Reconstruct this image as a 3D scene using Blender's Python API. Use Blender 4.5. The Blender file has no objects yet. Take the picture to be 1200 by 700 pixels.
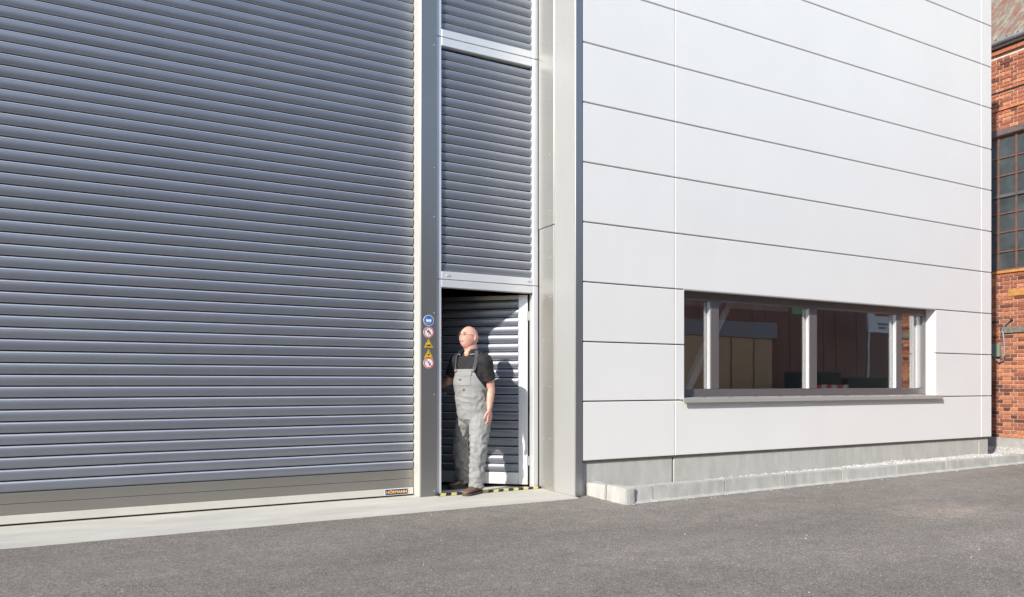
import bpy, bmesh, math, random
from mathutils import Vector, Matrix, noise
random.seed(7)
R = math.radians
scene = bpy.context.scene
C = scene.collection

# ------------------------------------------------------------------ camera
F_PX, CX, HY, CAM_H = 858.0, 600.0, 450.0, 1.15
TH = math.atan(460 / F_PX)
RV = Vector((math.cos(TH), -math.sin(TH), 0)); FV = Vector((math.sin(TH), math.cos(TH), 0)); UV = Vector((0, 0, 1))
CAM = Vector((-4.169, -6.246, CAM_H))
cam = bpy.data.objects.new('camera', bpy.data.cameras.new('camera')); C.objects.link(cam)
cam.data.sensor_width = 36.0; cam.data.lens = 36.0 * F_PX / 1200; cam.data.shift_y = 100 / 1200.0
cam.data.clip_end = 2000; cam.data.clip_start = 0.05
cam.location = CAM; cam.rotation_euler = (R(90), 0, -TH)
scene.camera = cam

# ------------------------------------------------------------------ light
SUN = Vector((1.95, 1.0, -1.16))                 # the way the sunlight travels
world = bpy.data.worlds.new('World'); scene.world = world; world.use_nodes = True
nt = world.node_tree; nt.nodes.clear()
sky = nt.nodes.new('ShaderNodeTexSky'); sky.sky_type = 'NISHITA'; sky.sun_disc = False
sky.sun_elevation = math.atan2(-SUN.z, math.hypot(SUN.x, SUN.y))
sky.sun_rotation = math.atan2(-SUN.x, -SUN.y) % (2 * math.pi)
sky.air_density = 1.0; sky.dust_density = 0.3; sky.ozone_density = 1.9
bg = nt.nodes.new('ShaderNodeBackground'); bg.inputs[1].default_value = 0.15
wo = nt.nodes.new('ShaderNodeOutputWorld')
nt.links.new(sky.outputs[0], bg.inputs[0]); nt.links.new(bg.outputs[0], wo.inputs[0])
sl = bpy.data.lights.new('sun', 'SUN'); sl.energy = 3.5; sl.angle = R(0.53); sl.color = (1.0, 0.94, 0.85)
so = bpy.data.objects.new('sun', sl); C.objects.link(so); so.location = (-20, -12, 14)
so.rotation_euler = SUN.to_track_quat('-Z', 'Y').to_euler()
vs = scene.view_settings; vs.view_transform = 'Standard'; vs.look = 'None'; vs.gamma = 1.0
vs.use_curve_mapping = False; vs.exposure = 0.72
scene.render.engine = 'CYCLES'; scene.cycles.caustics_reflective = True; scene.cycles.blur_glossy = 0.3

# ------------------------------------------------------------------ pixel helpers (direction only; the plane gives the distance)
def ray(x, y): return FV + RV * ((x - CX) / F_PX) + UV * ((HY - y) / F_PX)
def onY(x, y, Y): d = ray(x, y); return CAM + d * ((Y - CAM.y) / d.y)
def onX(x, y, X): d = ray(x, y); return CAM + d * ((X - CAM.x) / d.x)
def onZ(x, y, Z): d = ray(x, y); return CAM + d * ((Z - CAM.z) / d.z)
def seen_in_glass(x, y, Y, G=0.19):            # where a reflection in the window glass (plane y=G) lies on the plane y=Y
    p = onY(x, y, 2 * G - Y); return Vector((p.x, Y, p.z))

# ------------------------------------------------------------------ materials
MATS = {}
def mat(name, col, rough=0.6, metal=0.0, var=0.12, vscale=6.0, bump=0.0, bscale=60.0, col2=None, spec=0.5,
        stretch=None, rand=0.0, detail=6.0, fine=None, coat=0.0, rvar=0.0):
    if name in MATS: return MATS[name]
    m = bpy.data.materials.new(name); m.use_nodes = True; MATS[name] = m
    n = m.node_tree.nodes; l = m.node_tree.links
    b = n['Principled BSDF']
    b.inputs['Roughness'].default_value = rough; b.inputs['Metallic'].default_value = metal
    b.inputs['Specular IOR Level'].default_value = spec
    if coat: b.inputs['Coat Weight'].default_value = coat; b.inputs['Coat Roughness'].default_value = 0.12
    geo = n.new('ShaderNodeNewGeometry'); vec = geo.outputs['Position']
    if stretch:
        mp = n.new('ShaderNodeMapping'); mp.inputs['Scale'].default_value = stretch
        l.new(vec, mp.inputs[0]); vec = mp.outputs[0]
    t = n.new('ShaderNodeTexNoise'); t.inputs['Scale'].default_value = vscale; t.inputs['Detail'].default_value = detail
    t.inputs['Roughness'].default_value = 0.62
    l.new(vec, t.inputs['Vector'])
    ramp = n.new('ShaderNodeValToRGB'); l.new(t.outputs[0], ramp.inputs[0])
    c1 = col2 if col2 else tuple(max(0, c * (1 - var)) for c in col)
    c2 = col if col2 else tuple(min(1, c * (1 + var)) for c in col)
    ramp.color_ramp.elements[0].position = 0.3; ramp.color_ramp.elements[1].position = 0.7
    ramp.color_ramp.elements[0].color = (*c1, 1); ramp.color_ramp.elements[1].color = (*c2, 1)
    out = ramp.outputs[0]
    if fine:                                     # (scale, amount): fine grain on top
        t2 = n.new('ShaderNodeTexNoise'); t2.inputs['Scale'].default_value = fine[0]; t2.inputs['Detail'].default_value = 3
        l.new(geo.outputs['Position'], t2.inputs['Vector'])
        mr = n.new('ShaderNodeMapRange'); mr.inputs[1].default_value = 0.3; mr.inputs[2].default_value = 0.7
        mr.inputs[3].default_value = 1 - fine[1]; mr.inputs[4].default_value = 1 + fine[1]
        l.new(t2.outputs[0], mr.inputs[0])
        hs = n.new('ShaderNodeHueSaturation'); l.new(out, hs.inputs['Color']); l.new(mr.outputs[0], hs.inputs['Value']); out = hs.outputs[0]
    if rand:
        oi = n.new('ShaderNodeObjectInfo'); mr = n.new('ShaderNodeMapRange')
        mr.inputs[3].default_value = 1 - rand; mr.inputs[4].default_value = 1 + rand
        l.new(oi.outputs['Random'], mr.inputs[0])
        hs = n.new('ShaderNodeHueSaturation'); l.new(out, hs.inputs['Color']); l.new(mr.outputs[0], hs.inputs['Value']); out = hs.outputs[0]
    l.new(out, b.inputs['Base Color'])
    if rvar:
        mr = n.new('ShaderNodeMapRange'); mr.inputs[3].default_value = rough - rvar; mr.inputs[4].default_value = rough + rvar
        l.new(t.outputs[0], mr.inputs[0]); l.new(mr.outputs[0], b.inputs['Roughness'])
    if bump:
        tb = n.new('ShaderNodeTexNoise'); tb.inputs['Scale'].default_value = bscale; tb.inputs['Detail'].default_value = 4
        l.new(vec, tb.inputs['Vector'])
        bp = n.new('ShaderNodeBump'); bp.inputs['Strength'].default_value = bump; bp.inputs['Distance'].default_value = 0.01
        l.new(tb.outputs[0], bp.inputs['Height']); l.new(bp.outputs[0], b.inputs['Normal'])
    return m

def asphalt_mat():
    m = bpy.data.materials.new('asphalt'); m.use_nodes = True; n = m.node_tree.nodes; l = m.node_tree.links
    b = n['Principled BSDF']; b.inputs['Roughness'].default_value = 0.82; b.inputs['Specular IOR Level'].default_value = 0.35
    g = n.new('ShaderNodeNewGeometry'); P = g.outputs['Position']
    def nz(s, d=4, r=0.6, st=None):
        t = n.new('ShaderNodeTexNoise'); t.inputs['Scale'].default_value = s; t.inputs['Detail'].default_value = d; t.inputs['Roughness'].default_value = r
        if st:
            mp = n.new('ShaderNodeMapping'); mp.inputs['Scale'].default_value = st; mp.inputs['Rotation'].default_value = (0, 0, 0.25)
            l.new(P, mp.inputs[0]); l.new(mp.outputs[0], t.inputs['Vector'])
        else: l.new(P, t.inputs['Vector'])
        return t.outputs[0]
    def mrange(v, a, b_, c, d):
        q = n.new('ShaderNodeMapRange'); l.new(v, q.inputs[0])
        for i, x in enumerate((a, b_, c, d)): q.inputs[i + 1].default_value = x
        return q.outputs[0]
    def mul(a, b_):
        q = n.new('ShaderNodeMath'); q.operation = 'MULTIPLY'; l.new(a, q.inputs[0]); l.new(b_, q.inputs[1]); return q.outputs[0]
    v = n.new('ShaderNodeTexVoronoi'); v.inputs['Scale'].default_value = 140; l.new(P, v.inputs['Vector'])
    sep = n.new('ShaderNodeSeparateColor'); l.new(v.outputs['Color'], sep.inputs[0])
    grain = mrange(sep.outputs[0], 0, 1, 0.56, 1.44)
    spk = mrange(sep.outputs[1], 0.965, 1.0, 1.0, 2.3)
    big = mrange(nz(0.55, 5, 0.6, (0.5, 1.6, 1)), 0.3, 0.7, 0.80, 1.17)
    mid = mrange(nz(5, 6, 0.7), 0.3, 0.7, 0.86, 1.14)
    val = mul(mul(grain, spk), mul(big, mid))
    # a scuffed pale patch of old gravelly binder
    mp = n.new('ShaderNodeMapping'); mp.inputs['Location'].default_value = (-2.35, 2.25, 0); l.new(P, mp.inputs[0])
    mp2 = n.new('ShaderNodeMapping'); mp2.inputs['Scale'].default_value = (1.5, 2.6, 0); mp2.inputs['Rotation'].default_value = (0, 0, 0.35); l.new(mp.outputs[0], mp2.inputs[0])
    ln = n.new('ShaderNodeVectorMath'); ln.operation = 'LENGTH'; l.new(mp2.outputs[0], ln.inputs[0])
    ad = n.new('ShaderNodeMath'); ad.operation = 'ADD'; l.new(ln.outputs['Value'], ad.inputs[0]); l.new(mrange(nz(9, 6, 0.75), 0.3, 0.7, -0.5, 0.5), ad.inputs[1])
    patch = mrange(ad.outputs[0], 0.35, 1.15, 1.0, 0.0)
    mixc = n.new('ShaderNodeMix'); mixc.data_type = 'RGBA'
    mixc.inputs['A'].default_value = (0.238, 0.211, 0.182, 1); mixc.inputs['B'].default_value = (0.40, 0.33, 0.27, 1)
    pf = n.new('ShaderNodeMath'); pf.operation = 'MULTIPLY'; pf.inputs[1].default_value = 0.55; l.new(patch, pf.inputs[0]); l.new(pf.outputs[0], mixc.inputs['Factor'])
    hs = n.new('ShaderNodeHueSaturation'); l.new(mixc.outputs['Result'], hs.inputs['Color']); l.new(val, hs.inputs['Value'])
    l.new(hs.outputs[0], b.inputs['Base Color'])
    bp = n.new('ShaderNodeBump'); bp.inputs['Strength'].default_value = 0.55; bp.inputs['Distance'].default_value = 0.006
    l.new(v.outputs['Distance'], bp.inputs['Height']); l.new(bp.outputs[0], b.inputs['Normal'])
    return m

def glass_mat(name, tint, ior, blend_rough=0.0):
    m = bpy.data.materials.new(name); m.use_nodes = True; n = m.node_tree.nodes; l = m.node_tree.links; n.clear()
    o = n.new('ShaderNodeOutputMaterial'); mx = n.new('ShaderNodeMixShader')
    lw = n.new('ShaderNodeLayerWeight'); pw = n.new('ShaderNodeMath'); pw.operation = 'POWER'; pw.inputs[1].default_value = 5; l.new(lw.outputs['Facing'], pw.inputs[0])
    fr = n.new('ShaderNodeMapRange'); fr.inputs[3].default_value = ior; fr.inputs[4].default_value = 1.0; l.new(pw.outputs[0], fr.inputs[0])   # Schlick
    tr = n.new('ShaderNodeBsdfTransparent'); tr.inputs[0].default_value = (*tint, 1)
    gl = n.new('ShaderNodeBsdfGlossy'); gl.inputs['Roughness'].default_value = blend_rough
    g = n.new('ShaderNodeNewGeometry'); t = n.new('ShaderNodeTexNoise'); t.inputs['Scale'].default_value = 1.3; l.new(g.outputs['Position'], t.inputs['Vector'])
    bp = n.new('ShaderNodeBump'); bp.inputs['Strength'].default_value = 0.04; bp.inputs['Distance'].default_value = 0.02; l.new(t.outputs[0], bp.inputs['Height']); l.new(bp.outputs[0], gl.inputs['Normal'])
    l.new(fr.outputs[0], mx.inputs[0]); l.new(tr.outputs[0], mx.inputs[1]); l.new(gl.outputs[0], mx.inputs[2]); l.new(mx.outputs[0], o.inputs[0])
    return m

M_PANEL = mat('white_panel', (0.752, 0.742, 0.718), 0.5, var=0.018, vscale=1.1, bump=0.05, bscale=1.6, rand=0.015)
M_JOINT = mat('joint_dark', (0.10, 0.10, 0.105), 0.8)
M_PLINTH = mat('plinth_concrete', (0.46, 0.455, 0.42), 0.85, var=0.10, vscale=5, stretch=(2.2, 2.2, 0.7), bump=0.25, bscale=70, fine=(120, 0.10))
M_KERB = mat('kerb_concrete', (0.52, 0.51, 0.47), 0.88, col2=(0.36, 0.36, 0.335), vscale=9, stretch=(1, 1, 0.35), bump=0.35, bscale=90, fine=(160, 0.10), rand=0.04)
M_APRON = mat('apron_concrete', (0.575, 0.55, 0.48), 0.85, var=0.14, vscale=2.2, stretch=(0.5, 1.4, 1), bump=0.15, bscale=120, fine=(180, 0.06))
M_ASPHALT = asphalt_mat()
M_SLAT = mat('slat_grey', (0.255, 0.272, 0.312), 0.48, metal=0.70, var=0.04, vscale=3, rand=0.05, bump=0.05, bscale=2.5)
M_SLATFLAT = mat('slat_flat_grey', (0.33, 0.315, 0.285), 0.36, metal=0.72, var=0.03, vscale=2)
M_ALU = mat('anodised_aluminium', (0.66, 0.67, 0.68), 0.42, metal=0.35, var=0.03, vscale=3, rand=0.02)
M_RAIL = mat('bottom_rail_aluminium', (0.62, 0.60, 0.54), 0.45, metal=0.2, var=0.05, vscale=4)
M_COL = mat('column_grey', (0.27, 0.265, 0.26), 0.36, metal=0.7, var=0.03, vscale=2.5, fine=(200, 0.03))
M_TRIM = mat('trim_grey', (0.27, 0.275, 0.285), 0.38, metal=0.65, var=0.03, vscale=2.5)
M_REVEAL = mat('reveal_panel', (0.405, 0.405, 0.395), 0.45, metal=0.15, var=0.02, vscale=3, fine=(200, 0.03), stretch=(1, 1, 0.3))
M_PLATE = mat('reveal_plate', (0.47, 0.455, 0.42), 0.34, metal=0.6, var=0.05, vscale=1.2, stretch=(1, 1, 0.5))
M_GUIDE = mat('guide_cream', (0.60, 0.58, 0.53), 0.42, metal=0.25, var=0.04, vscale=2)
M_SCREW = mat('screw_steel', (0.62, 0.62, 0.60), 0.35, metal=0.5)
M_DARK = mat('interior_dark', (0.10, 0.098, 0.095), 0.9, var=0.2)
M_RUBBER = mat('black_rubber', (0.012, 0.012, 0.013), 0.7)
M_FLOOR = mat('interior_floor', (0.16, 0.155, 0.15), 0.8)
M_WINFR = mat('window_frame_grey', (0.19, 0.175, 0.175), 0.40, metal=0.45, var=0.03)
M_SILL = mat('sill_grey', (0.47, 0.455, 0.42), 0.4, metal=0.3, var=0.03)
M_STEEL = mat('blue_grey_steel', (0.78, 0.80, 0.84), 0.5, metal=0.1)
M_GLASS = glass_mat('window_glass', (0.95, 0.96, 0.95), 0.32)
M_OLDGL = mat('old_window_glass', (0.06, 0.075, 0.08), 0.14, var=0.35, vscale=3, spec=0.9, bump=0.06, bscale=3)
M_RUST = mat('rusty_steel', (0.22, 0.10, 0.065), 0.8, col2=(0.12, 0.06, 0.045), vscale=14, bump=0.2)
M_BRICK = None
M_MORTAR = mat('mortar', (0.60, 0.51, 0.42), 0.95, var=0.16, vscale=7, bump=0.5, bscale=60, fine=(90, 0.15))
M_STONE = mat('dark_stone', (0.19, 0.165, 0.14), 0.95, var=0.35, vscale=20, bump=0.8, bscale=40)
M_LINTEL = mat('lintel_stone', (0.14, 0.105, 0.10), 0.9, var=0.25, vscale=9, bump=0.3)
M_OCHRE = mat('ochre_lintel', (0.50, 0.24, 0.07), 0.8, var=0.25, vscale=10, bump=0.2)
M_ZINC = mat('zinc', (0.45, 0.46, 0.48), 0.42, metal=0.6)
M_PIPE = mat('conduit_grey', (0.26, 0.27, 0.28), 0.45, metal=0.2)
M_BOX = mat('junction_box', (0.20, 0.25, 0.21), 0.5)
M_GRAVEL = mat('white_gravel', (0.60, 0.585, 0.55), 0.85, col2=(0.36, 0.35, 0.32), vscale=22, detail=2, bump=0.2)
M_YELLOW = mat('yellow_marking', (0.60, 0.55, 0.21), 0.6, var=0.12, vscale=40)
M_BLACK = mat('black_marking', (0.02, 0.02, 0.02), 0.6)

def brick_mat():
    m = bpy.data.materials.new('red_brick'); m.use_nodes = True; n = m.node_tree.nodes; l = m.node_tree.links
    b = n['Principled BSDF']; b.inputs['Roughness'].default_value = 0.9
    at = n.new('ShaderNodeAttribute'); at.attribute_type = 'GEOMETRY'; at.attribute_name = 'tone'
    oi = n.new('ShaderNodeObjectInfo'); ad = n.new('ShaderNodeMath'); ad.operation = 'ADD'; l.new(at.outputs['Fac'], ad.inputs[0]); l.new(oi.outputs['Random'], ad.inputs[1])
    fr = n.new('ShaderNodeMath'); fr.operation = 'FRACT'; l.new(ad.outputs[0], fr.inputs[0])
    rp = n.new('ShaderNodeValToRGB'); l.new(fr.outputs[0], rp.inputs[0]); e = rp.color_ramp.elements
    e[0].position = 0; e[0].color = (0.10, 0.036, 0.026, 1); e[1].position = 1; e[1].color = (0.52, 0.215, 0.110, 1)
    for p, c in ((0.2, (0.25, 0.082, 0.046)), (0.45, (0.34, 0.118, 0.064)), (0.75, (0.42, 0.155, 0.080))):
        q = e.new(p); q.color = (*c, 1)
    g = n.new('ShaderNodeNewGeometry'); t = n.new('ShaderNodeTexNoise'); t.inputs['Scale'].default_value = 28; t.inputs['Detail'].default_value = 6; l.new(g.outputs['Position'], t.inputs['Vector'])
    mr = n.new('ShaderNodeMapRange'); mr.inputs[1].default_value = 0.3; mr.inputs[2].default_value = 0.7; mr.inputs[3].default_value = 0.72; mr.inputs[4].default_value = 1.25; l.new(t.outputs[0], mr.inputs[0])
    hs = n.new('ShaderNodeHueSaturation'); l.new(rp.outputs[0], hs.inputs['Color']); l.new(mr.outputs[0], hs.inputs['Value']); l.new(hs.outputs[0], b.inputs['Base Color'])
    bp = n.new('ShaderNodeBump'); bp.inputs['Strength'].default_value = 0.5; bp.inputs['Distance'].default_value = 0.01; l.new(t.outputs[0], bp.inputs['Height']); l.new(bp.outputs[0], b.inputs['Normal'])
    return m
M_BRICK = brick_mat()

# ------------------------------------------------------------------ mesh helpers
class MB:
    def __init__(s): s.v = []; s.f = []; s.sm = []
    def add(s, vs_, fs, smooth=False):
        o = len(s.v); s.v += [tuple(p) for p in vs_]; s.f += [tuple(i + o for i in q) for q in fs]; s.sm += [smooth] * len(fs); return s
    def box(s, x0, x1, y0, y1, z0, z1):
        return s.add([(x0, y0, z0), (x1, y0, z0), (x1, y1, z0), (x0, y1, z0), (x0, y0, z1), (x1, y0, z1), (x1, y1, z1), (x0, y1, z1)],
                     [(0, 3, 2, 1), (4, 5, 6, 7), (0, 1, 5, 4), (1, 2, 6, 5), (2, 3, 7, 6), (3, 0, 4, 7)])
    def cbox(s, x0, x1, y0, y1, z0, z1, c=0.004):          # box with chamfered edges
        bm = bmesh.new(); bmesh.ops.create_cube(bm, size=1)
        for v in bm.verts: v.co = Vector(((x0 + x1) / 2 + v.co.x * (x1 - x0), (y0 + y1) / 2 + v.co.y * (y1 - y0), (z0 + z1) / 2 + v.co.z * (z1 - z0)))
        bmesh.ops.bevel(bm, geom=bm.edges[:], offset=c, segments=1, affect='EDGES', profile=0.5)
        bm.verts.index_update(); s.add([v.co[:] for v in bm.verts], [[v.index for v in f.verts] for f in bm.faces]); bm.free(); return s
    def extrude_x(s, prof, x0, x1, smooth=True):          # closed profile [(y,z)] run along x
        n = len(prof); vs_ = [(x0, y, z) for y, z in prof] + [(x1, y, z) for y, z in prof]
        s.add(vs_, [(i, (i + 1) % n, n + (i + 1) % n, n + i) for i in range(n)], smooth)
        return s.add(vs_, [tuple(range(n))[::-1], tuple(range(n, 2 * n))])
    def tube(s, pts, r, n=10, smooth=True):
        pts = [Vector(p) for p in pts]; rs = r if isinstance(r, (list, tuple)) else [r] * len(pts); V = []
        up = Vector((0, 0, 1))
        for i, p in enumerate(pts):
            t = (pts[min(i + 1, len(pts) - 1)] - pts[max(i - 1, 0)]).normalized()
            u = t.cross(up if abs(t.z) < 0.95 else Vector((1, 0, 0))).normalized(); w = u.cross(t)
            V += [p + (u * math.cos(2 * math.pi * k / n) + w * math.sin(2 * math.pi * k / n)) * rs[i] for k in range(n)]
        Fs = [(i * n + k, i * n + (k + 1) % n, (i + 1) * n + (k + 1) % n, (i + 1) * n + k) for i in range(len(pts) - 1) for k in range(n)]
        s.add(V, Fs, smooth); m = (len(pts) - 1) * n
        return s.add(V, [tuple(range(n))[::-1], tuple(range(m, m + n))])
    def beam(s, a, b, w, h, up=(0, 1, 0)):                # square bar from a to b
        a = Vector(a); b = Vector(b); t = (b - a).normalized(); u = t.cross(Vector(up)).normalized(); q = u.cross(t)
        V = [p + u * (sx * w / 2) + q * (sy * h / 2) for p in (a, b) for sx, sy in ((-1, -1), (1, -1), (1, 1), (-1, 1))]
        return s.add(V, [(0, 1, 2, 3), (7, 6, 5, 4), (0, 4, 5, 1), (1, 5, 6, 2), (2, 6, 7, 3), (3, 7, 4, 0)])
    def ell(s, c, r, nu=16, nv=10, rot=None):
        V = []; Fs = []
        for j in range(nv + 1):
            th = math.pi * j / nv
            for i in range(nu):
                ph = 2 * math.pi * i / nu; p = Vector((r[0] * math.sin(th) * math.cos(ph), r[1] * math.sin(th) * math.sin(ph), r[2] * math.cos(th)))
                if rot: p = rot @ p
                V.append(Vector(c) + p)
        for j in range(nv):
            for i in range(nu): Fs.append((j * nu + i, j * nu + (i + 1) % nu, (j + 1) * nu + (i + 1) % nu, (j + 1) * nu + i)[::-1])
        return s.add(V, Fs, True)
    def mesh(s, name, sharp=35):
        m = bpy.data.meshes.new(name); m.from_pydata(s.v, [], s.f)
        m.polygons.foreach_set('use_smooth', s.sm)
        bm = bmesh.new(); bm.from_mesh(m); bmesh.ops.remove_doubles(bm, verts=bm.verts, dist=1e-6); bmesh.ops.recalc_face_normals(bm, faces=bm.faces); bm.to_mesh(m); bm.free()
        if any(s.sm): m.set_sharp_from_angle(angle=R(sharp))
        m.update(); return m
    def build(s, name, material, parent=None, sharp=35):
        return link(name, s.mesh(name, sharp), material, parent)

def link(name, me, material, parent=None, loc=None):
    if material and not me.materials: me.materials.append(material)
    o = bpy.data.objects.new(name, me); C.objects.link(o)
    if parent: o.parent = parent
    if loc is not None: o.location = loc
    return o
def tag(o, label, cat, group=None):
    o['label'] = label; o['category'] = cat
    if group: o['group'] = group
    return o
def thing(name, label, cat, loc=(0, 0, 0), rz=0, group=None):
    o = bpy.data.objects.new(name, None); C.objects.link(o); o.location = loc; o.rotation_euler = (0, 0, rz); o.empty_display_size = 0.1
    return tag(o, label, cat, group)
def struct(o): o['kind'] = 'structure'; return o

# ------------------------------------------------------------------ ground
def gz(x): return 0.006 * min(max(x, 0), 7.5)
mb = MB(); xs = [-400, -60, -20] + [-10 + 0.5 * i for i in range(70)] + [60, 400]; ys = [-400, -60, -20] + [-10 + 0.5 * i for i in range(19)] + [-0.55, -0.13]
V = []
for y in ys:
    for x in xs: V.append((x, y, gz(x) + (noise.noise((x * .4, y * .4, 3)) * 0.008 if -12 < x < 26 and -12 < y < -0.7 else 0) - 0.004))
n = len(xs); mb.add(V, [(j * n + i, j * n + i + 1, (j + 1) * n + i + 1, (j + 1) * n + i) for j in range(len(ys) - 1) for i in range(n - 1)], True)
struct(mb.build('asphalt_yard', M_ASPHALT))
mb = MB(); mb.add([(-400, -0.14, -0.06), (400, -0.14, -0.06), (400, 400, -0.06), (-400, 400, -0.06)], [(0, 1, 2, 3)])
struct(mb.build('ground', M_DARK))
# ragged skim of tar running up against the apron and the wall foot
mb = MB(); V = []; N = 220; x0, x1 = -9.6, 0.2
for i in range(N + 1):
    x = x0 + (x1 - x0) * i / N
    e = -0.135 + 0.022 * noise.noise((x * 2.3, 1, 0)) + 0.010 * noise.noise((x * 11, 5, 0))
    if x > -0.16: e = min(e + (x + 0.16) * 0.8, -0.012)
    V += [(x, -0.42, gz(x) - 0.0045), (x, -0.22, 0.004), (x, e, 0.0095)]
mb.add(V, [(3 * i + k, 3 * i + 3 + k, 3 * i + 4 + k, 3 * i + 1 + k) for i in range(N) for k in (0, 1)], True)
struct(mb.build('asphalt_edge', M_ASPHALT))
apron = MB().box(-9.5, -0.096, -0.17, 1.02, -0.12, 0.006)
struct(apron.build('concrete_apron', M_APRON))

# ------------------------------------------------------------------ industrial hall
HX0, HX1, HT, HB = -12.0, 7.298, 8.1, 22.0
hall = thing('industrial_hall', 'white panel clad industrial hall with a tall recessed doorway and strip window', 'building', (0, 0, 0))
ROW0, ROW = 0.3575, 0.6125
WX0, WX1, WZ0, WZ1 = 1.346, 5.926, 0.985, 2.205          # window opening
XS = 1.212; XC = 7.034
J = 0.006                                                # half joint
rows = [ROW0 + ROW * k for k in range(13)] + [HT]
def panel(x0, x1, z0, z1, xe=0):
    if x1 - x0 < 0.02 or z1 - z0 < 0.02: return
    MB().cbox(x0 + J * .6, x1 - J * .6, 0.0, 0.032, z0 + J, z1 - J, 0.005).build('wall_panel', M_PANEL, hall)
for k in range(len(rows) - 1):
    z0, z1 = rows[k], rows[k + 1]
    panel(0.0, XS, z0, z1)
    if k in (1, 2):
        zz0 = z0; zz1 = z1
        if k == 1: zz0 = z0
        panel(XS, WX0 + J * .6, zz0, zz1); panel(WX1 - J * .6, XC, zz0, zz1)
    else: panel(XS, XC, z0, z1)
    panel(XC, HX1, z0, z1)
    panel(HX0, -7.75, z0, z1)
# wall behind the panels (dark in the joints), with the window opening left free
core = MB()
core.box(0.0, WX0 - .014, 0.034, 0.30, 0.36, HT - .01); core.box(WX1 + .014, HX1 - 0.034, 0.034, 0.30, 0.36, HT - .01)
core.box(WX0 - .0139, WX1 + .0139, 0.034, 0.30, 0.36, WZ0 - 0.03); core.box(WX0 - .0139, WX1 + .0139, 0.034, 0.30, WZ1 + 0.01, HT - .01)
core.box(HX0, -7.75, 0.034, 0.30, 0.36, HT - .01); core.box(-7.749, -0.001, 0.034, 0.30, 7.205, HT - .01)
core.build('wall_core', M_JOINT, hall)
MB().box(HX1 - 0.033, HX1, 0.033, HB, 0.3575, HT).build('side_wall', M_PANEL, hall)
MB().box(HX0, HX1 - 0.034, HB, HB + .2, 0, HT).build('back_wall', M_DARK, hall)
MB().box(HX0 - .2, HX0, 0.301, HB, 0, HT).build('side_wall', M_PANEL, hall)
MB().box(HX0, HX1, 0.0, HB + .2, HT + 0.002, HT + 0.2).build('roof', M_JOINT, hall)
MB().cbox(HX0, HX1 + 0.02, -0.03, 0.05, HT + .005, HT + 0.13, 0.01).build('roof_trim', M_TRIM, hall)
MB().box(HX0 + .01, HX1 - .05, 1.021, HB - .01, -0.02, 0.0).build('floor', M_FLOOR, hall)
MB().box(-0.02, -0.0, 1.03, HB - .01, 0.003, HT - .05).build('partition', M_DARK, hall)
# header over the recess
MB().box(-7.74, -0.10, 0.0, 0.033, 7.2, HT - .002).build('lintel_panel', M_PANEL, hall)
MB().box(-7.74, -0.10, 0.035, 1.0, 7.14, 7.198).build('soffit', M_TRIM, hall)
MB().box(WX0, WX1, 0.036, 0.30, WZ1 - .003, WZ1 + .008).build('window_soffit', M_SILL, hall)
# white window reveals
MB().box(WX1 - 0.0, WX1 + 0.012, 0.033, 0.30, WZ0, WZ1).build('window_reveal', M_PANEL, hall)
MB().box(WX0 - 0.012, WX0, 0.033, 0.30, WZ0, WZ1).build('window_reveal', M_PANEL, hall)
MB().cbox(WX0 - .01, WX1 + .01, -0.006, 0.035, WZ1 - 0.018, WZ1 - 0.002, 0.003).build('window_head_trim', M_SILL, hall)
# concrete plinth, three lengths with open joints
for x0, x1 in ((0.008, XS - 0.010), (XS + 0.012, XC - 0.006), (XC + 0.006, HX1 - 0.03)):
    MB().cbox(x0, x1, 0.035, 0.30, -0.1, 0.347, 0.006).build('plinth', M_PLINTH, hall)
MB().box(HX0, -7.75, 0.035, 0.3, -0.1, 0.35).build('plinth', M_PLINTH, hall)
MB().box(XS - .012, XS + .014, 0.10, 0.2, -0.1, 0.34).build('joint_sealant', mat('brown_sealant', (0.20, 0.11, 0.05), 0.9), hall)
MB().box(HX1 - 0.20, HX1 - .034, 0.301, HB, -0.1, 0.355).build('plinth', M_PLINTH, hall)
MB().box(0.0, HX1 - .005, 0.012, 0.034, 0.349, 0.3625).build('drip_edge', mat('drip_shadow_brown', (0.13, 0.10, 0.075), 0.6), hall)  # drip edge, its dark brown painting in the shadow line below the panels
# right-hand pier of the recess
PX = -0.093
MB().cbox(PX, -0.004, -0.006, 0.36, 0.0, 7.2, 0.004).build('corner_trim', M_TRIM, hall)
MB().cbox(PX - 0.006, PX - 0.001, 0.0005, 0.397, 0.008, 7.13, 0.0015).build('reveal_panel', M_REVEAL, hall)
MB().box(PX - 0.0005, -0.021, 0.361, 1.0, 0.007, 7.13).build('pier_core', M_JOINT, hall)
pl = MB().cbox(PX - 0.012, PX - 0.0008, 0.399, 0.70, 0.008, 2.84, 0.0015).build('reveal_plate', M_PLATE, hall)
pu = MB().cbox(PX - 0.020, PX - 0.0008, 0.380, 0.70, 2.845, 7.13, 0.0015).build('reveal_plate', M_PLATE, hall)
scr = MB().ell((0, 0, 0), (0.004, 0.0065, 0.0065), 10, 6).mesh('screw')
for z in (0.10, 0.56, 1.12, 1.62, 2.08, 2.5):
    for y in (0.47, 0.60): link('screw', scr, M_SCREW, pl, (PX - 0.013, y, z))
for z in (3.0, 3.6, 4.2, 4.8): link('screw', scr, M_SCREW, pu, (PX - 0.021, 0.47, z))
# left pier of the recess (outside the frame)
MB().box(-7.75, -7.74, 0.034, 1.0, 0.007, 7.13).build('reveal_panel', M_REVEAL, hall)
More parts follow.
